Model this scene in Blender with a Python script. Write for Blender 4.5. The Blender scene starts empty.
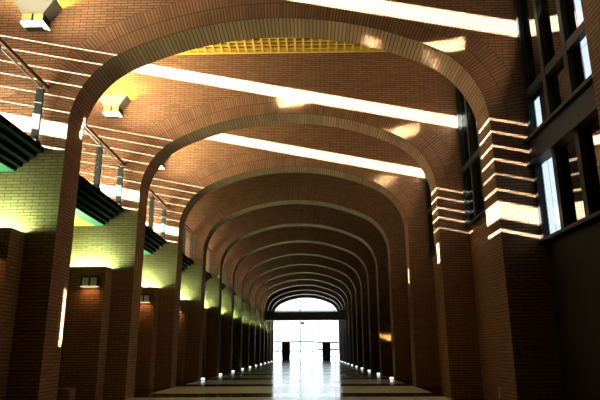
import bpy, math, random
from mathutils import Matrix, Vector

C = bpy.context.scene.collection
S = bpy.context.scene
random.seed(4)

# ------------------------------------------------------------------ camera
cam_d = bpy.data.cameras.new('camera')
cam_d.sensor_fit = 'HORIZONTAL'
cam_d.sensor_width = 36.0
cam_d.lens = 36.0 * 565.86 / 600.0
cam_d.clip_end = 400
cam = bpy.data.objects.new('camera', cam_d)
C.objects.link(cam)
cam.matrix_world = (Matrix.Translation((0.741, 0, 1.417)) @ Matrix.Rotation(0.01778, 4, 'Z')
                    @ Matrix.Rotation(math.pi / 2 + 0.26138, 4, 'X') @ Matrix.Rotation(-0.00475, 4, 'Z'))
S.camera = cam

# ------------------------------------------------------------------ sky, sun, exposure
world = bpy.data.worlds.new('sky')
S.world = world
world.use_nodes = True
wn = world.node_tree.nodes
wn['Background'].inputs['Color'].default_value = (0.80, 0.90, 1.0, 1)
wn['Background'].inputs['Strength'].default_value = 3.0

sun_d = bpy.data.lights.new('sun', 'SUN')
sun_d.energy = 250
sun_d.color = (1.0, 0.96, 0.90)
sun_d.angle = math.radians(0.28)
sun = bpy.data.objects.new('sun', sun_d)
C.objects.link(sun)
sun.location = (-30, -10, 30)
SUN = Vector((1.0, 0.335, -0.20)).normalized()
sun.rotation_euler = SUN.to_track_quat('-Z', 'Y').to_euler()

def area_light(name, loc, direction, sx, sy, energy, color, spread=180.0):
    al = bpy.data.lights.new(name, 'AREA')
    al.shape = 'RECTANGLE'
    al.size, al.size_y = sx, sy
    al.energy = energy
    al.color = color
    al.spread = math.radians(spread)
    ao = bpy.data.objects.new(name, al)
    C.objects.link(ao)
    ao.location = loc
    d = Vector(direction).normalized()
    if abs(d.z) < 0.9:                       # local x horizontal, local y up
        r = d.cross(Vector((0, 0, 1))).normalized()
        u = r.cross(d)
    else:                                    # local x across the hall, local y along it
        u = Vector((0, 1, 0))
        r = d.cross(u).normalized()
        u = r.cross(d)
    ao.rotation_euler = Matrix((r, u, -d)).transposed().to_euler()
    return ao


# added fill lamps standing in for daylight off the balcony floors and above the railings
BAY_LOW = (650, 1100, 980, 620, 560, 460, 420, 400, 400, 400, 420)
BAY_HIGH = (1550, 2600, 2250, 0, 0, 0, 0, 0, 0, 0, 0)
for k in range(0, 11):
    yc = 10.1 if k == 0 else 12.398 + 5.834 * k - 2.46
    area_light('balcony_fill_lamp', (-6.5, yc, 6.15), (0.30, 0, 0.95), 1.5, 4.2, BAY_LOW[k], (1.0, 0.80, 0.54))
    if BAY_HIGH[k]:
        area_light('clerestory_fill_lamp', (-7.2, yc, 9.6), (0.42, 0, 0.91), 4.2, 2.4, BAY_HIGH[k], (1.0, 0.80, 0.54))
    if 1 <= k <= 3:
        area_light('roof_fill_lamp', (4.6, yc, 13.1), (-0.25, 0, -1), 2.2, 3.8, 170, (1.0, 0.62, 0.34))  # unseen lamp added below the closed roof to brighten the walls
    if k <= 2:                                   # added lamp in place of light off the right-hand glazing
        area_light('glazing_fill_lamp', (5.75, yc, 8.2), (-1, 0, 0.35), 4.0, 2.6, 70, (1.0, 0.70, 0.48))

S.view_settings.view_transform = 'Standard'
S.view_settings.look = 'None'
S.view_settings.gamma = 1
S.view_settings.use_curve_mapping = False
S.view_settings.exposure = 0.0

# ------------------------------------------------------------------ the plan of the hall
HW = 4.98            # half the clear width between the piers
D1, SP, TH = 12.398, 5.834, 0.9136
N = 14
TOP = 13.2
XL, XR = -7.4, 6.3
XA = 6.0             # right-hand end of the arches
RING = 0.85
ZS, RS, RB, ZC = 6.585, 2.2, 8.6, 9.42


def wy(n):                       # front face of the nth arch
    return D1 + (n - 1) * SP + (0.30 if n == 0 else 0.0)


# ------------------------------------------------------------------ added lamps in place of sun glancing off the right-hand glazing
def add_glint(tx, n, tz, w, h, e):
    """patch of width w and height h on the front of arch n, thrown by an added lamp near the glass at x = 5.9"""
    t = 5.79 - tx
    loc = (5.79, wy(n) - 0.335 * t, tz + 0.2 * t)
    area_light('glint_lamp', loc, (-1, 0.335, -0.2), w * 0.335, h, 3.0 * e * w * 0.335 * h, (1.0, 0.84, 0.62), 2.0)


add_glint(4.0, 1, 8.56, 1.0, 0.34, 60)
add_glint(3.85, 2, 8.68, 1.2, 0.36, 60)
add_glint(4.1, 3, 8.68, 0.9, 0.36, 60)
add_glint(0.25, 2, 9.90, 0.9, 0.34, 200)
# added lamps throwing two upright slivers of light on the inner side of the nearest left pier
area_light('glint_lamp', (5.85, 13.60, 4.20), (-10.83, -0.40, -2.12), 0.10, 1.46, 45, (1.0, 0.88, 0.66), 0.7)
area_light('glint_lamp', (5.85, 13.60, 8.95), (-10.83, -0.42, -2.12), 0.12, 0.46, 14, (1.0, 0.92, 0.80), 0.7)
# added lamps brightening two bricks under the nearest arch
for tx, tz, ty in ((2.25, 9.18, 12.85), (3.93, 8.42, 12.85)):
    for dy in (0.0, 0.28):
        area_light('glint_lamp', (5.85, 14.4, 6.4), (tx - 5.85, ty + dy - 14.4, tz - 6.4), 0.20, 0.12, 3.0, (1.0, 0.84, 0.58), 1.5)
# unseen lamp added in the hall for a warm spot on the fifth pier at the right
area_light('glint_lamp', (-4.7, wy(5) - 3.3, 4.25), (10.0, 3.3, -2.0), 0.24, 0.34, 9.0, (1.0, 0.72, 0.35), 1.0)

# ------------------------------------------------------------------ materials
def mat(name, col, rough=0.6, metal=0.0, spec=0.5, emit=None, strength=0.0):
    m = bpy.data.materials.new(name)
    m.use_nodes = True
    b = m.node_tree.nodes['Principled BSDF']
    b.inputs['Base Color'].default_value = (*col, 1)
    b.inputs['Roughness'].default_value = rough
    b.inputs['Metallic'].default_value = metal
    b.inputs['Specular IOR Level'].default_value = spec
    if emit:
        b.inputs['Emission Color'].default_value = (*emit, 1)
        b.inputs['Emission Strength'].default_value = strength
    return m


def brick_mat(name, c1, c2, mortar, width, row, msize, offset):
    m = bpy.data.materials.new(name)
    m.use_nodes = True
    nt = m.node_tree
    b = nt.nodes['Principled BSDF']
    b.inputs['Roughness'].default_value = 0.8
    b.inputs['Specular IOR Level'].default_value = 0.25
    uv = nt.nodes.new('ShaderNodeTexCoord')
    t = nt.nodes.new('ShaderNodeTexBrick')
    t.offset = offset
    t.squash = 1.0
    t.inputs['Scale'].default_value = 1.0
    t.inputs['Color1'].default_value = (*c1, 1)
    t.inputs['Color2'].default_value = (*c2, 1)
    t.inputs['Mortar'].default_value = (*mortar, 1)
    t.inputs['Mortar Size'].default_value = msize
    t.inputs['Mortar Smooth'].default_value = 0.1
    t.inputs['Bias'].default_value = -0.1
    t.inputs['Brick Width'].default_value = width
    t.inputs['Row Height'].default_value = row
    nt.links.new(uv.outputs['UV'], t.inputs['Vector'])
    nz = nt.nodes.new('ShaderNodeTexNoise')
    nz.inputs['Scale'].default_value = 1.1
    nz.inputs['Detail'].default_value = 3
    nt.links.new(uv.outputs['UV'], nz.inputs['Vector'])
    mr = nt.nodes.new('ShaderNodeMapRange')
    mr.inputs['To Min'].default_value = 0.82
    mr.inputs['To Max'].default_value = 1.16
    nt.links.new(nz.outputs['Fac'], mr.inputs['Value'])
    mx = nt.nodes.new('ShaderNodeVectorMath')
    mx.operation = 'SCALE'
    nt.links.new(t.outputs['Color'], mx.inputs[0])
    nt.links.new(mr.outputs['Result'], mx.inputs['Scale'])
    nt.links.new(mx.outputs['Vector'], b.inputs['Base Color'])
    bp = nt.nodes.new('ShaderNodeBump')
    bp.inputs['Strength'].default_value = 0.5
    bp.inputs['Distance'].default_value = 0.01
    bp.invert = True
    nt.links.new(t.outputs['Fac'], bp.inputs['Height'])
    nt.links.new(bp.outputs['Normal'], b.inputs['Normal'])
    return m


B1, B2, BM = (0.185, 0.100, 0.048), (0.130, 0.068, 0.032), (0.046, 0.026, 0.015)
M_BRICK = brick_mat('brick', B1, B2, BM, 0.33, 0.075, 0.010, 0.5)
M_RING = brick_mat('brick_voussoir', B1, B2, BM, RING / 2, 0.080, 0.010, 0.0)
M_SOFFIT = brick_mat('brick_soffit', B1, B2, BM, TH, 0.100, 0.014, 0.0)
M_STEEL = mat('dark_steel', (0.006, 0.008, 0.0075), 0.5, 0.0, 0.15)
M_POST = mat('grey_steel', (0.018, 0.030, 0.032), 0.4, 0.0, 0.3)
M_RAIL = mat('bronze_rail', (0.022, 0.013, 0.008), 0.4, 0.0, 0.3)
M_GREEN = mat('green_paint', (0.005, 0.040, 0.030), 0.5)
M_YELLOW = mat('yellow_paint', (0.38, 0.26, 0.035), 0.5)
M_DARK = mat('dark_concrete', (0.004, 0.004, 0.0035), 1.0, 0, 0.0)
M_LAMP = mat('grey_enamel', (0.075, 0.08, 0.07), 0.45)
M_PLASTER = mat('roof_board', (0.12, 0.08, 0.05), 0.9)
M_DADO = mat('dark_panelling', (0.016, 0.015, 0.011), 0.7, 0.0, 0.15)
M_TAN = mat('tan_plastic', (0.42, 0.34, 0.20), 0.6)
M_TUBE = mat('green_tube', (0.8, 0.9, 0.6), 0.5, emit=(0.50, 1.0, 0.46), strength=900)
M_LAMPUP = mat('lamp_tube', (0.8, 0.9, 0.5), 0.5, emit=(0.58, 1.0, 0.10), strength=650)
M_DIFF = mat('lamp_diffuser', (0.9, 0.9, 0.8), 0.5, emit=(1.0, 0.93, 0.70), strength=1.5)
M_PANE = mat('lamp_pane', (0.16, 0.12, 0.03), 0.4, emit=(1.0, 0.78, 0.18), strength=0.42)
M_SCPANE = mat('sconce_pane', (0.3, 0.32, 0.25), 0.3, emit=(0.8, 0.9, 0.6), strength=0.03)
M_SCLIP = mat('sconce_glow', (0.9, 0.7, 0.4), 0.5, emit=(1.0, 0.72, 0.32), strength=0.9)
M_SPOT = mat('spot_lens', (0.9, 0.95, 1.0), 0.3, emit=(0.85, 0.95, 1.0), strength=2.5)
M_PAVE = mat('pale_paving', (0.65, 0.66, 0.68), 0.8)
M_BLACKBOX = mat('black_panel', (0.02, 0.02, 0.02), 0.5)


def glass_mat(name, tint, gloss, fac):
    m = bpy.data.materials.new(name)
    m.use_nodes = True
    nt = m.node_tree
    nt.nodes.remove(nt.nodes['Principled BSDF'])
    out = nt.nodes['Material Output']
    tr = nt.nodes.new('ShaderNodeBsdfTransparent')
    tr.inputs['Color'].default_value = (*tint, 1)
    gl = nt.nodes.new('ShaderNodeBsdfGlossy')
    gl.inputs['Color'].default_value = (*gloss, 1)
    gl.inputs['Roughness'].default_value = 0.01
    mx = nt.nodes.new('ShaderNodeMixShader')
    mx.inputs['Fac'].default_value = fac
    nt.links.new(tr.outputs[0], mx.inputs[1])
    nt.links.new(gl.outputs[0], mx.inputs[2])
    nt.links.new(mx.outputs[0], out.inputs['Surface'])
    return m


M_CLEAR = glass_mat('clear_glass', (0.96, 0.98, 0.97), (1, 1, 1), 0.05)
M_SIDE = glass_mat('side_light_glass', (0.62, 0.64, 0.66), (1, 1, 1), 0.08)
M_TINT = glass_mat('tinted_glass', (0.006, 0.007, 0.008), (0.85, 0.9, 0.92), 0.62)


def floor_mat():
    m = bpy.data.materials.new('polished_stone')
    m.use_nodes = True
    nt = m.node_tree
    b = nt.nodes['Principled BSDF']
    tc = nt.nodes.new('ShaderNodeTexCoord')
    sx = nt.nodes.new('ShaderNodeSeparateXYZ')
    nt.links.new(tc.outputs['Object'], sx.inputs[0])

    def math_node(op, a, bval=None):
        n = nt.nodes.new('ShaderNodeMath')
        n.operation = op
        if isinstance(a, (int, float)):
            n.inputs[0].default_value = a
        else:
            nt.links.new(a, n.inputs[0])
        if bval is not None:
            if isinstance(bval, (int, float)):
                n.inputs[1].default_value = bval
            else:
                nt.links.new(bval, n.inputs[1])
        return n.outputs[0]
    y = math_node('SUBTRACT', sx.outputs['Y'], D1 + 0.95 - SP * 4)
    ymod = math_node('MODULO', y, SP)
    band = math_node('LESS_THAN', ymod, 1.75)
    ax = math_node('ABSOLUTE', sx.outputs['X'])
    aisle_shade = math_node('GREATER_THAN', ax, HW)  # shade of the unlit aisles put into the floor colour
    dark = math_node('MAXIMUM', band, aisle_shade)
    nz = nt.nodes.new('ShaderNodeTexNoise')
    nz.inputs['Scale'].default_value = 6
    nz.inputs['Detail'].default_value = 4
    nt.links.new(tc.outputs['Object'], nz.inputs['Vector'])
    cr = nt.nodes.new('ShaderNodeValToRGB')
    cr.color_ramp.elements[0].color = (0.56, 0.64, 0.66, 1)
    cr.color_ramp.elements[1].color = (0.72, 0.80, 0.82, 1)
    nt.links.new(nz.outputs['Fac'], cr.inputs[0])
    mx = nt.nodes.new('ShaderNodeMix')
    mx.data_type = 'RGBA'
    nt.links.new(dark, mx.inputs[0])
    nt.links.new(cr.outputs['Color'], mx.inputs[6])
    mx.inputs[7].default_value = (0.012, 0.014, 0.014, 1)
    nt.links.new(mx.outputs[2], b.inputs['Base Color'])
    ro = nt.nodes.new('ShaderNodeMix')
    ro.data_type = 'FLOAT'
    nt.links.new(dark, ro.inputs[0])
    ro.inputs[2].default_value = 0.16
    ro.inputs[3].default_value = 0.12
    nt.links.new(ro.outputs[0], b.inputs['Roughness'])
    sp = nt.nodes.new('ShaderNodeMix')
    sp.data_type = 'FLOAT'
    nt.links.new(dark, sp.inputs[0])
    sp.inputs[2].default_value = 0.6
    sp.inputs[3].default_value = 0.25
    nt.links.new(sp.outputs[0], b.inputs['Specular IOR Level'])
    return m


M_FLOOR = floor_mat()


# ------------------------------------------------------------------ mesh builder
class MB:
    def __init__(self):
        self.v, self.f, self.uv, self.mi = [], [], [], []

    def face(self, pts, uvs=None, mi=0):
        base = len(self.v)
        pts = [Vector(p) for p in pts]
        self.v += pts
        self.f.append(tuple(range(base, base + len(pts))))
        if uvs is None:
            n = Vector((0, 0, 0))
            for i in range(len(pts)):
                a, b = pts[i], pts[(i + 1) % len(pts)]
                n += a.cross(b)
            ax = max(range(3), key=lambda k: abs(n[k]))
            if ax == 0:
                uvs = [(p.y, p.z) for p in pts]
            elif ax == 1:
                uvs = [(p.x, p.z) for p in pts]
            else:
                uvs = [(p.x, p.y) for p in pts]
        self.uv.append(uvs)
        self.mi.append(mi)
        return self

    def box(self, x0, x1, y0, y1, z0, z1, mi=0):
        a = [(x0, y0, z0), (x1, y0, z0), (x1, y1, z0), (x0, y1, z0), (x0, y0, z1), (x1, y0, z1), (x1, y1, z1), (x0, y1, z1)]
        for q in ((3, 2, 1, 0), (4, 5, 6, 7), (0, 1, 5, 4), (1, 2, 6, 5), (2, 3, 7, 6), (3, 0, 4, 7)):
            self.face([a[i] for i in q], mi=mi)
        return self

    def prism_y(self, prof, y0, y1, mi=0):           # profile in x,z (counter-clockwise seen from -y)
        self.face([(x, y0, z) for x, z in prof], mi=mi)
        self.face([(x, y1, z) for x, z in reversed(prof)], mi=mi)
        for i in range(len(prof)):
            (xa, za), (xb, zb) = prof[i], prof[(i + 1) % len(prof)]
            self.face([(xa, y1, za), (xb, y1, zb), (xb, y0, zb), (xa, y0, za)], mi=mi)
        return self

    def prism_x(self, prof, x0, x1, mi=0):           # profile in y,z
        self.face([(x0, y, z) for y, z in prof], mi=mi)
        self.face([(x1, y, z) for y, z in reversed(prof)], mi=mi)
        for i in range(len(prof)):
            (ya, za), (yb, zb) = prof[i], prof[(i + 1) % len(prof)]
            self.face([(x1, ya, za), (x1, yb, zb), (x0, yb, zb), (x0, ya, za)], mi=mi)
        return self

    def tube(self, p, q, r, n=12, mi=0):
        p, q = Vector(p), Vector(q)
        d = (q - p).normalized()
        a = d.orthogonal().normalized()
        b = d.cross(a)
        ring = [a * math.cos(2 * math.pi * k / n) * r + b * math.sin(2 * math.pi * k / n) * r for k in range(n)]
        for k in range(n):
            k2 = (k + 1) % n
            self.face([p + ring[k], p + ring[k2], q + ring[k2], q + ring[k]], mi=mi)
        self.face([p + r_ for r_ in reversed(ring)], mi=mi)
        self.face([q + r_ for r_ in ring], mi=mi)
        return self

    def build(self, name, mats, parent=None, bevel=0.0):
        me = bpy.data.meshes.new(name)
        me.from_pydata([tuple(v) for v in self.v], [], self.f)
        uvl = me.uv_layers.new(name='UVMap')
        i = 0
        for uvs in self.uv:
            for u in uvs:
                uvl.data[i].uv = u
                i += 1
        for m in (mats if isinstance(mats, (list, tuple)) else [mats]):
            me.materials.append(m)
        for p, k in zip(me.polygons, self.mi):
            p.material_index = k
        import bmesh
        bm = bmesh.new()
        bm.from_mesh(me)
        bmesh.ops.remove_doubles(bm, verts=bm.verts, dist=1e-5)
        bm.to_mesh(me)
        bm.free()
        o = bpy.data.objects.new(name, me)
        C.objects.link(o)
        if parent:
            o.parent = parent
        if bevel:
            mod = o.modifiers.new('bevel', 'BEVEL')
            mod.width = bevel
            mod.segments = 2
            mod.limit_method = 'ANGLE'
        return o


def thing(name, label, cat, loc=(0, 0, 0), group=None):
    o = bpy.data.objects.new(name, None)
    C.objects.link(o)
    o.location = loc
    o.empty_display_size = 0.2
    tag(o, label, cat, group)
    return o


def tag(o, label, cat, group=None):
    o['label'] = label
    o['category'] = cat
    if group:
        o['group'] = group
    return o


def struct(o):
    o['kind'] = 'structure'
    return o


def dup(root, loc, label, group=None):
    r = root.copy()
    C.objects.link(r)
    r.location = loc
    r['label'] = label
    if group:
        r['group'] = group
    for ch in list(root.children):
        c = ch.copy()
        C.objects.link(c)
        c.parent = r
        for g in list(ch.children):
            d = g.copy()
            C.objects.link(d)
            d.parent = c
    return r


ORD = ['nearest', 'second', 'third', 'fourth', 'fifth', 'sixth', 'seventh', 'eighth', 'ninth', 'tenth', 'eleventh',
       'twelfth', 'thirteenth', 'fourteenth', 'fifteenth']

# ------------------------------------------------------------------ room shell
Y0, Y1 = -6.0, wy(14) + TH + 0.35
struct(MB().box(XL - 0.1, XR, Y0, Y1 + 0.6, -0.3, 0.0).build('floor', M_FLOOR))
struct(MB().box(XL - 0.25, XR + 0.2, Y0, Y1, TOP + 0.005, TOP + 0.3).build('ceiling', M_PLASTER))
struct(MB().box(XL, XR, Y0 - 0.3, Y0, 0, TOP).build('wall_back', M_BRICK))
# left outer wall: solid but for the louvre slots of the three sunny bays
lw = MB()
low = [(6.44, 6.52), (6.76, 7.16), (7.41, 7.455)]
mid = [(7.79, 7.835), (8.13, 8.175), (8.46, 8.505), (8.81, 8.855), (9.13, 9.175)]
top = [(11.45, 11.90)]
bay_sun = [(wy(0) + TH, wy(1)), (wy(1) + TH, wy(2)), (wy(2) + TH, wy(3))]
ya = Y0
for k, (s0, s1) in enumerate(bay_sun):
    lw.box(XL - 0.12, XL, ya, s0, 0, TOP)
    sm = s1 - 2.3
    pat = [(6.70, 7.36)]
    parts = ([(s0, s1, low + mid + top)],
             [(s0, 14.30, mid + top), (14.30, 14.65, pat + mid + top), (14.65, sm, mid + top), (sm, s1, low + mid + top)],
             [(s0, 20.30, top), (20.30, 20.42, pat + top), (20.42, sm, top), (sm, s1, low + mid + top)])[k]
    for (p0, p1, slots) in parts:
        z = 0.0
        for (a, b) in slots:
            lw.box(XL - 0.12, XL, p0, p1, z, a)
            z = b
        lw.box(XL - 0.12, XL, p0, p1, z, TOP)
    ya = s1
lw.box(XL - 0.12, XL, ya, Y1, 0, TOP)
struct(lw.build('wall_left', M_BRICK))
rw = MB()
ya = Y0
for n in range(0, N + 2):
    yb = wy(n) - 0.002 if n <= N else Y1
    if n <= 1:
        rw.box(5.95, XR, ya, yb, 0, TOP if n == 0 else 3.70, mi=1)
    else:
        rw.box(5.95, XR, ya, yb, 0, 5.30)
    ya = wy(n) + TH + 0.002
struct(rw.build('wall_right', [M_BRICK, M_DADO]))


# ------------------------------------------------------------------ brick arches
def arch_curve(off, n=40):
    """points from the left springing over the crown to the right springing, offset outwards, with arc length"""
    pts = []
    cxs = HW - RS
    ang_t = math.atan2(ZS - (ZC - RB), cxs)           # where the haunch meets the flat arc
    for k in range(n + 1):
        a = ang_t * k / n
        pts.append((cxs + (RS + off) * math.cos(a), ZS + (RS + off) * math.sin(a)))
    for k in range(1, n + 1):
        a = ang_t + (math.pi / 2 - ang_t) * k / n
        pts.append(((RB + off) * math.cos(a), (ZC - RB) + (RB + off) * math.sin(a)))
    right = pts
    left = [(-x, z) for x, z in right[:-1]]
    return left + right[::-1]


IN, OUT = arch_curve(0.0), arch_curve(RING)
ARC = [0.0]
for i in range(1, len(IN)):
    m0 = ((IN[i][0] + OUT[i][0]) / 2, (IN[i][1] + OUT[i][1]) / 2)
    m1 = ((IN[i - 1][0] + OUT[i - 1][0]) / 2, (IN[i - 1][1] + OUT[i - 1][1]) / 2)
    ARC.append(ARC[-1] + math.hypot(m0[0] - m1[0], m0[1] - m1[1]))


def make_arch():
    root = thing('brick_arch', '', 'arch', (0, 0, 0), 'brick arches down the hall')
    for s in (-1, 1):
        xa, xb = (XL + 0.005, -HW) if s < 0 else (HW, XA)
        MB().box(xa, xb, 0, TH, 0, ZS).build('pier', M_BRICK, root)
    sp = MB()
    xo = HW + RING
    for y, flip in ((0, 1), (TH, -1)):
        def q(pts):
            sp.face(pts if flip > 0 else pts[::-1])
        q([(XL + 0.005, y, ZS), (-xo, y, ZS), (-xo, y, TOP), (XL + 0.005, y, TOP)])
        q([(xo, y, ZS), (XA, y, ZS), (XA, y, TOP), (xo, y, TOP)])
        for i in range(len(OUT) - 1):
            a, b = OUT[i], OUT[i + 1]
            q([(a[0], y, a[1]), (b[0], y, b[1]), (b[0], y, TOP), (a[0], y, TOP)])
    for x, f in ((XL + 0.005, 1), (XA, -1)):
        p = [(x, TH, ZS), (x, 0, ZS), (x, 0, TOP), (x, TH, TOP)]
        sp.face(p if f > 0 else p[::-1])
    sp.face([(XL + 0.005, 0, TOP), (XA, 0, TOP), (XA, TH, TOP), (XL + 0.005, TH, TOP)])
    sp.build('spandrel', M_BRICK, root)
    rg = MB()
    for i in range(len(IN) - 1):
        a, b, c, d = IN[i], IN[i + 1], OUT[i + 1], OUT[i]
        u = [(0, ARC[i]), (0, ARC[i + 1]), (RING, ARC[i + 1]), (RING, ARC[i])]
        rg.face([(a[0], 0, a[1]), (b[0], 0, b[1]), (c[0], 0, c[1]), (d[0], 0, d[1])], u)
        rg.face([(d[0], TH, d[1]), (c[0], TH, c[1]), (b[0], TH, b[1]), (a[0], TH, a[1])], u[::-1])
        rg.face([(a[0], TH, a[1]), (b[0], TH, b[1]), (b[0], 0, b[1]), (a[0], 0, a[1])],
                [(TH, ARC[i]), (TH, ARC[i + 1]), (0, ARC[i + 1]), (0, ARC[i])], 1)
    rg.build('voussoir_ring', [M_RING, M_SOFFIT], root)
    return root


def arch_label(n):
    if n == 0:
        return 'brick pier cut off by the upper right edge of the photo'
    if n == 1:
        return 'nearest whole brick arch, the largest, framing the entire hall'
    if n == N:
        return 'last and smallest brick arch at the far end, framing the bright glazed entrance'
    return f'{ORD[n - 1]} brick arch counting from the large one in front'


arch = make_arch()
for n in range(0, N + 1):
    if n == 0:
        arch.location = (0, wy(0), 0)
        arch['label'] = arch_label(0)
    else:
        dup(arch, (0, wy(n), 0), arch_label(n))

# ------------------------------------------------------------------ glazed right side, one window per bay
def screen(n, y0, y1):
    """bay n runs from the back of arch n-1 (y0) to the front of arch n (y1)"""
    clear = []
    zb = 3.70 if n == 1 else 5.30
    if n == 1:
        clear = [(y1 - 1.04, y1 - 0.18, 3.70, 5.45), (y1 - 0.50, y1 - 0.18, 5.45, 7.0), (9.45, 9.85, 6.10, 9.3)]
    pane = MB()
    pane.box(5.97, 5.99, y0, y1, zb, TOP)
    w = struct(pane.build(f'window_{n}', M_TINT))
    if clear:
        # rebuild the pane with its clear side lights cut out
        bpy.data.objects.remove(w)
        ys = sorted({y0, y1, *[c[0] for c in clear], *[c[1] for c in clear]})
        zs = sorted({3.70, TOP, *[c[2] for c in clear], *[c[3] for c in clear]})
        pane, lt = MB(), MB()
        for ya_, yb_ in zip(ys, ys[1:]):
            for za_, zb_ in zip(zs, zs[1:]):
                ym, zm = (ya_ + yb_) / 2, (za_ + zb_) / 2
                isc = any(c[0] < ym < c[1] and c[2] < zm < c[3] for c in clear)
                (lt if isc else pane).box(5.97, 5.99, ya_, yb_, za_, zb_)
        w = struct(pane.build(f'window_{n}', M_TINT))
        lt.build('clear_side_light', M_SIDE, w)
    for k in range(5):
        ym = y1 - 0.085 - 1.05 * k
        if ym < y0 + 0.2:
            break
        MB().box(5.83, 5.965, ym - 0.08, ym + 0.08, zb, TOP).build('mullion', M_STEEL, w, 0.008)
    MB().box(5.84, 5.965, y0, y1, 7.12, 7.32).box(5.84, 5.965, y0, y1, 11.0, 11.1).build('transom', M_STEEL, w, 0.008)
    if n > 1:
        MB().box(5.80, 5.965, y0, y1, zb + 0.002, zb + 0.08).build('sill', M_STEEL, w, 0.006)
        return w
    bm_ = MB()
    bm_.box(5.70, 5.965, y0, y1, 6.02, 6.10).box(5.70, 5.965, y0, y1, 5.45, 5.53).box(5.80, 5.86, y0, y1, 5.53, 6.02)
    bm_.build('beam', M_STEEL, w, 0.006)
    MB().box(5.80, 5.965, y0, y1, zb + 0.002, zb + 0.08).build('sill', M_STEEL, w, 0.006)
    return w


for n in range(1, N + 1):
    screen(n, wy(n - 1) + TH, wy(n))

# ------------------------------------------------------------------ balconies on the left
BL = SP - TH


def make_balcony(L):
    root = thing('balcony', '', 'balcony', (0, 0, 0), 'balconies between the left piers')
    prof = [(-5.48, 6.07), (-7.38, 6.07), (-7.38, 5.50), (-6.06, 5.50), (-6.06, 5.58), (-5.94, 5.58), (-5.94, 5.70), (-5.80, 5.70),
            (-5.80, 5.82), (-5.64, 5.82), (-5.64, 5.93), (-5.48, 5.93)]
    MB().prism_y(prof, 0.01, L - 0.01).build('slab', M_DARK, root)
    MB().box(-6.40, -6.07, 0.02, L - 0.02, 5.47, 5.499).build('green_soffit_board', M_GREEN, root)['label'] = 'green soffit board'
    MB().box(-7.30, -6.41, 0.02, L - 0.02, 5.47, 5.499).build('yellow_soffit_board', M_YELLOW, root)['label'] = 'yellow soffit board'
    rail = MB().tube((-5.56, 0.0, 7.60), (-5.56, L, 7.60), 0.045)
    rail.build('handrail', M_RAIL, root)
    for k in range(3):
        y = L - 0.10 - 1.95 * k - (0.22 if k else 0.22)
        pb = MB().box(-5.66, -5.48, y - 0.03, y + 0.03, 6.07, 7.42).tube((-5.56, y, 7.42), (-5.56, y, 7.57), 0.02, 8)
        p = pb.build('post', M_POST, root, 0.006)
        MB().box(-5.74, -5.47, y - 0.11, y + 0.11, 6.07, 6.13).box(-5.74, -5.5, y - 0.07, y + 0.07, 6.13, 6.22).build('foot_plate', M_STEEL, p, 0.005)
    for a, b in ((0.06, L - 4.27), (L - 4.17, L - 2.32), (L - 2.22, L - 0.37), (L - 0.27, L - 0.03)):
        MB().box(-5.575, -5.563, a, b, 6.17, 7.44).build('glass_panel', M_CLEAR, root)
    MB().box(-5.585, -5.553, 0.06, L - 0.03, 7.44, 7.47).build('glass_edge_trim', M_LAMP, root)
    return root


bal = make_balcony(BL)
for n in range(1, N + 1):
    y0 = wy(n - 1) + TH
    lab = ('balcony with glass railing cut off by the left edge, before the nearest arch' if n == 1 else
           f'left balcony with glass railing between the {ORD[n - 2]} and {ORD[n - 1]} arches')
    if n == 1:
        b0 = make_balcony(wy(1) - y0)
        b0.location = (0, y0, 0)
        b0['label'] = lab
    elif n == 2:
        bal.location = (0, y0, 0)
        bal['label'] = lab
    else:
        dup(bal, (0, y0, 0), lab)


# ------------------------------------------------------------------ low brick blocks with green uplights and sconces
def make_block():
    root = thing('brick_buttress', '', 'buttress', (0, 0, 0), 'low brick blocks against the left walls')
    b = MB()
    x0, x1, y0, y1, zt = XL + 0.01, -5.67, -0.64, -0.005, 4.02
    # outer faces with a sunk trough along the top
    tx0, tx1, ty0, ty1, tz = x0 + 0.02, x1 - 0.04, y0 + 0.14, y1 - 0.03, 3.78
    b.face([(x0, y0, 0), (x1, y0, 0), (x1, y0, zt), (x0, y0, zt)])
    b.face([(x1, y0, 0), (x1, y1, 0), (x1, y1, zt), (x1, y0, zt)])
    b.face([(x1, y1, 0), (x0, y1, 0), (x0, y1, zt), (x1, y1, zt)])
    b.face([(x0, y1, 0), (x0, y0, 0), (x0, y0, zt), (x0, y1, zt)])
    b.face([(x0, y0, zt), (x1, y0, zt), (tx1, ty0, zt), (tx0, ty0, zt)])
    b.face([(x1, y0, zt), (x1, y1, zt), (tx1, ty1, zt), (tx1, ty0, zt)])
    b.face([(x1, y1, zt), (x0, y1, zt), (tx0, ty1, zt), (tx1, ty1, zt)])
    b.face([(x0, y1, zt), (x0, y0, zt), (tx0, ty0, zt), (tx0, ty1, zt)])
    b.face([(tx0, ty0, zt), (tx1, ty0, zt), (tx1, ty0, tz), (tx0, ty0, tz)])
    b.face([(tx1, ty0, zt), (tx1, ty1, zt), (tx1, ty1, tz), (tx1, ty0, tz)])
    b.face([(tx1, ty1, zt), (tx0, ty1, zt), (tx0, ty1, tz), (tx1, ty1, tz)])
    b.face([(tx0, ty1, zt), (tx0, ty0, zt), (tx0, ty0, tz), (tx0, ty1, tz)])
    b.face([(tx0, ty0, tz), (tx1, ty0, tz), (tx1, ty1, tz), (tx0, ty1, tz)])
    b.build('block', M_BRICK, root)
    return root


def make_trough():
    root = thing('trough_light', '', 'light', (0, 0, 0), 'green trough lights')
    MB().box(-7.25, -5.80, -0.40, -0.22, 3.785, 3.90).build('housing', M_LAMP, root)
    MB().tube((-7.2, -0.31, 3.95), (-5.82, -0.31, 3.95), 0.035, 10).build('tube', M_TUBE, root)
    return root


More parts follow.
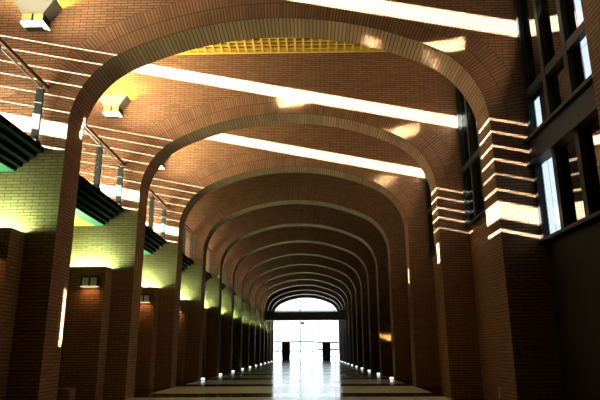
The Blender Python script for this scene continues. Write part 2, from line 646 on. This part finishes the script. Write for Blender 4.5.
def make_sconce():
    root = thing('wall_sconce', '', 'wall light', (0, 0, 0), 'sconces on the low brick blocks')
    h = MB()
    h.box(-6.36, -5.84, -0.80, -0.642, 3.66, 3.71)
    h.box(-6.36, -6.33, -0.80, -0.642, 3.36, 3.66).box(-5.87, -5.84, -0.80, -0.642, 3.36, 3.66)
    h.box(-6.125, -6.075, -0.80, -0.642, 3.40, 3.66)
    h.build('frame', M_STEEL, root)
    for a, b in ((-6.33, -6.125), (-6.075, -5.87)):
        MB().box(a, b, -0.78, -0.66, 3.42, 3.66).build('pane', M_SCPANE, root)
    MB().box(-6.36, -5.84, -0.83, -0.642, 3.365, 3.395).build('lit_lip', M_SCLIP, root)
    return root


blk, tro, sco = make_block(), make_trough(), make_sconce()
for n in range(1, N + 1):
    where = f'left of the {ORD[n - 1]} arch'
    l1 = f'low dark brick block standing {where}'
    l2 = f'green uplight sunk in the brick block {where}'
    l3 = f'small two-pane sconce glowing orange on the brick block {where}'
    if n == 1:
        for o, l in ((blk, l1), (tro, l2), (sco, l3)):
            o.location = (0, wy(n), 0)
            o['label'] = l
    else:
        dup(blk, (0, wy(n), 0), l1)
        dup(tro, (0, wy(n), 0), l2)
        dup(sco, (0, wy(n), 0), l3)
    if n <= 7:
        area_light('sconce_downlight', (-6.1, wy(n) - 0.80, 3.35), (0, 0.25, -1), 0.45, 0.10, 4, (1.0, 0.45, 0.16), 150)


# ------------------------------------------------------------------ lanterns high on the left
def make_lantern():
    root = thing('wall_lantern', '', 'wall light', (0, 0, 0), 'lanterns high on the left walls')
    xc = -6.04
    h = MB()
    zt, zb = 9.95, 9.58
    A = [(xc - 0.52, -0.46), (xc + 0.52, -0.46), (xc + 0.52, -0.01), (xc - 0.52, -0.01)]
    Bq = [(xc - 0.27, -0.44), (xc + 0.27, -0.44), (xc + 0.27, -0.03), (xc - 0.27, -0.03)]
    for i in range(4):
        j = (i + 1) % 4
        h.face([(*Bq[i], zb), (*Bq[j], zb), (*A[j], zt), (*A[i], zt)])
        h.face([(*A[i], zt), (*A[j], zt), (*A[j], zt + 0.03), (*A[i], zt + 0.03)])
    h.face([(*Bq[3], zb), (*Bq[2], zb), (*Bq[1], zb), (*Bq[0], zb)])
    h.build('hood', M_LAMP, root)
    MB().box(xc - 0.36, xc + 0.36, -0.30, -0.12, zt - 0.12, zt - 0.08).build('uplight_tube', M_LAMPUP, root)
    MB().box(xc - 0.26, xc + 0.26, -0.40, -0.04, zb - 0.20, zb - 0.002).build('lamp_body', M_STEEL, root)
    for a, b in ((xc - 0.26, xc - 0.03), (xc + 0.03, xc + 0.25)):
        MB().box(a, b, -0.42, -0.402, zb - 0.195, zb - 0.005).build('pane', M_PANE, root)
    d = MB()
    zm, zc, zd = zb - 0.20, zb - 0.27, zb - 0.35
    R0 = [(xc - 0.27, -0.42), (xc + 0.27, -0.42), (xc + 0.27, -0.03), (xc - 0.27, -0.03)]
    R1 = [(xc - 0.27, -0.45), (xc + 0.30, -0.45), (xc + 0.30, -0.06), (xc - 0.27, -0.06)]
    R2 = [(xc - 0.20, -0.38), (xc + 0.25, -0.38), (xc + 0.25, -0.28), (xc - 0.20, -0.28)]
    for P, Q, za_, zb_ in ((R0, R1, zm, zc), (R1, R2, zc, zd)):
        for i in range(4):
            j = (i + 1) % 4
            d.face([(*Q[i], zb_), (*Q[j], zb_), (*P[j], za_), (*P[i], za_)], mi=1 if i == 2 else 0)
    d.face([(*R2[3], zd), (*R2[2], zd), (*R2[1], zd), (*R2[0], zd)], mi=1)
    d.face([(*R0[0], zm), (*R0[1], zm), (*R0[2], zm), (*R0[3], zm)])
    d.build('diffuser', [M_DIFF, M_STEEL], root)
    return root


lan = make_lantern()
for n in range(1, 8):
    lab = ('grey wall lantern at the top left corner of the photo' if n == 1 else
           f'grey wall lantern high on the left of the {ORD[n - 1]} arch')
    if n == 1:
        lan.location = (0.10, wy(1), -0.2)
        lan['label'] = lab
    else:
        dup(lan, (0, wy(n), 0), lab)

# ------------------------------------------------------------------ yellow lattice over the bays
def make_lattice():
    root = thing('ceiling_lattice', '', 'ceiling lattice', (0, 0, 0), 'yellow lattices over the bays')
    L = BL
    fr = MB()
    fr.box(-6.2, 5.8, L - 0.10, L - 0.01, 11.74, 11.90).box(-6.2, 5.8, 0.01, 0.10, 11.74, 11.90)
    fr.box(-6.2, -6.1, 0.10, L - 0.10, 11.74, 11.90).box(5.7, 5.8, 0.10, L - 0.10, 11.74, 11.90)
    fr.build('rim', M_YELLOW, root)
    g = MB()
    x = -6.1 + 0.29
    while x < 5.7:
        g.box(x - 0.03, x + 0.03, 0.10, L - 0.10, 11.76, 11.86)
        x += 0.29
    y = 0.10 + 0.24
    while y < L - 0.15:
        g.box(-6.1, 5.7, y - 0.025, y + 0.025, 11.77, 11.85)
        y += 0.24
    g.build('grid', M_YELLOW, root)
    return root


lat = make_lattice()
for n in range(2, 5):
    lab = (f'yellow lattice ceiling panel seen under the crown of the nearest arch' if n == 2 else
           f'yellow lattice ceiling panel between the {ORD[n - 2]} and {ORD[n - 1]} arches')
    if n == 2:
        lat.location = (0, wy(1) + TH, 0)
        lat['label'] = lab
    else:
        dup(lat, (0, wy(n - 1) + TH, 0), lab)


# ------------------------------------------------------------------ low lights at the feet of the piers
def make_foot(s):
    root = thing('floor_spot', '', 'floor light', (0, 0, 0), 'low lights at the foot of the piers')
    x0, x1 = (HW - 0.24, HW - 0.004) if s > 0 else (-HW + 0.004, -HW + 0.24)
    MB().box(x0, x1, TH - 0.30, TH - 0.05, 0.0, 0.14).build('housing', M_TAN, root, 0.01)
    MB().box(x0 + 0.03, x1 - 0.03, TH - 0.312, TH - 0.302, 0.03, 0.11).build('lens', M_SPOT, root)
    return root


for s, side in ((-1, 'left'), (1, 'right')):
    ft = make_foot(s)
    for n in range(4, N + 1):
        lab = f'small white floor light at the foot of the {ORD[n - 1]} arch, {side} side'
        if n == 4:
            ft.location = (0, wy(4), 0)
            ft['label'] = lab
        else:
            dup(ft, (0, wy(n), 0), lab)

# wall boxes low on the nearest piers
t = tag(MB().box(HW - 0.10, HW - 0.004, wy(1) + TH - 0.10, wy(1) + TH - 0.01, 0.40, 0.62).build('junction_box', M_TAN, None, 0.01),
        'small tan box low on the right pier of the nearest arch', 'box')
t = tag(MB().box(-5.3, -4.70, wy(1) + TH + 0.02, wy(1) + TH + 0.35, 0.30, 0.62).build('bench', M_BRICK, None, 0.01),
        'low brown ledge behind the left pier of the nearest arch', 'ledge')

# ------------------------------------------------------------------ footbridge and far entrance
YB = wy(11) + TH + 0.6
M_BRIDGE = mat('bridge_paint', (0.06, 0.06, 0.045), 0.6)
br = thing('footbridge', 'dark footbridge crossing the hall before the bright far entrance', 'footbridge', (0, YB, 0))
prof = [(0, 5.22), (1.8, 5.22), (1.8, 6.22), (1.66, 6.22), (1.66, 5.5), (0.14, 5.5), (0.14, 6.22), (0, 6.22)]
MB().prism_x(prof, -HW - 0.45, HW + 0.8).build('deck', M_BRIDGE, br)
MB().tube((-HW - 0.45, 0.05, 6.30), (HW + 0.8, 0.05, 6.30), 0.05).tube((-HW - 0.45, 1.75, 6.30), (HW + 0.8, 1.75, 6.30), 0.05).build('handrail', M_STEEL, br)
pd = thing('pendant_lamp', 'small dark pendant hanging under the footbridge', 'lamp', (-0.3, YB + 0.9, 4.70))
MB().tube((0, 0, 0.30), (0, 0, 0.519), 0.03, 8).build('stem', M_STEEL, pd)
cone = MB()
for k in range(16):
    a0, a1 = 2 * math.pi * k / 16, 2 * math.pi * (k + 1) / 16
    cone.face([(0.42 * math.cos(a0), 0.42 * math.sin(a0), 0.22), (0.42 * math.cos(a1), 0.42 * math.sin(a1), 0.22),
               (0.05 * math.cos(a1), 0.05 * math.sin(a1), 0.0), (0.05 * math.cos(a0), 0.05 * math.sin(a0), 0.0)])
    cone.face([(0.42 * math.cos(a1), 0.42 * math.sin(a1), 0.22), (0.42 * math.cos(a0), 0.42 * math.sin(a0), 0.22), (0, 0, 0.32)])
cone.build('shade', M_STEEL, pd)

YE = wy(14) + TH + 0.12
M_FMULL = mat('pale_frame', (0.16, 0.20, 0.28), 0.5)
M_BLUEBAR = mat('blue_rail', (0.08, 0.10, 0.30), 0.5)
w = struct(MB().box(-7.3, 6.2, YE, YE + 0.03, 0.0, 10.4).build('window_15', M_CLEAR))
for x, z1, wd in ((-4.4, 10.0, 0.08), (-0.9, 10.0, 0.13), (1.0, 4.4, 0.10), (4.4, 10.0, 0.08)):
    MB().box(x - wd / 2, x + wd / 2, YE - 0.08, YE - 0.001, 0, z1).build('mullion', M_FMULL, w)
for z, xa, xb, wd in ((2.85, -4.95, 1.0, 0.15), (1.45, -4.95, 1.0, 0.13), (4.40, -4.95, 4.95, 0.07), (7.6, -4.95, 4.95, 0.10)):
    MB().box(xa, xb, YE - 0.16, YE - 0.085, z - wd / 2, z + wd / 2).build('transom', M_FMULL, w)
for z in (2.70, 1.65, 0.65):
    MB().box(1.65, 4.95, YE - 0.30, YE - 0.18, z - 0.09, z + 0.09).build('barrier_rail', M_BLUEBAR, w)
for k, (x, lab) in enumerate(((-3.05, 'dark entrance pylon left of the bright far doorway'), (3.05, 'dark entrance pylon right of the bright far doorway'))):
    p = thing('entrance_pylon', lab, 'pylon', (x, YE - 0.9, 0), 'dark pylons at the far entrance')
    MB().box(-0.62, 0.62, -0.35, 0.35, 0.0, 2.80).build('body', M_BLACKBOX, p, 0.02)
    MB().box(-0.50, -0.03, -0.375, -0.352, 0.15, 2.60).build('door_leaf', M_STEEL, p)
    MB().box(0.03, 0.50, -0.375, -0.352, 0.15, 2.60).build('door_leaf', M_STEEL, p)
bars = [(0.9, 2.6), (0.9, 1.5)]
struct(MB().box(-60, 60, YE + 0.6, YE + 160, -0.35, -0.05).build('ground', M_PAVE))
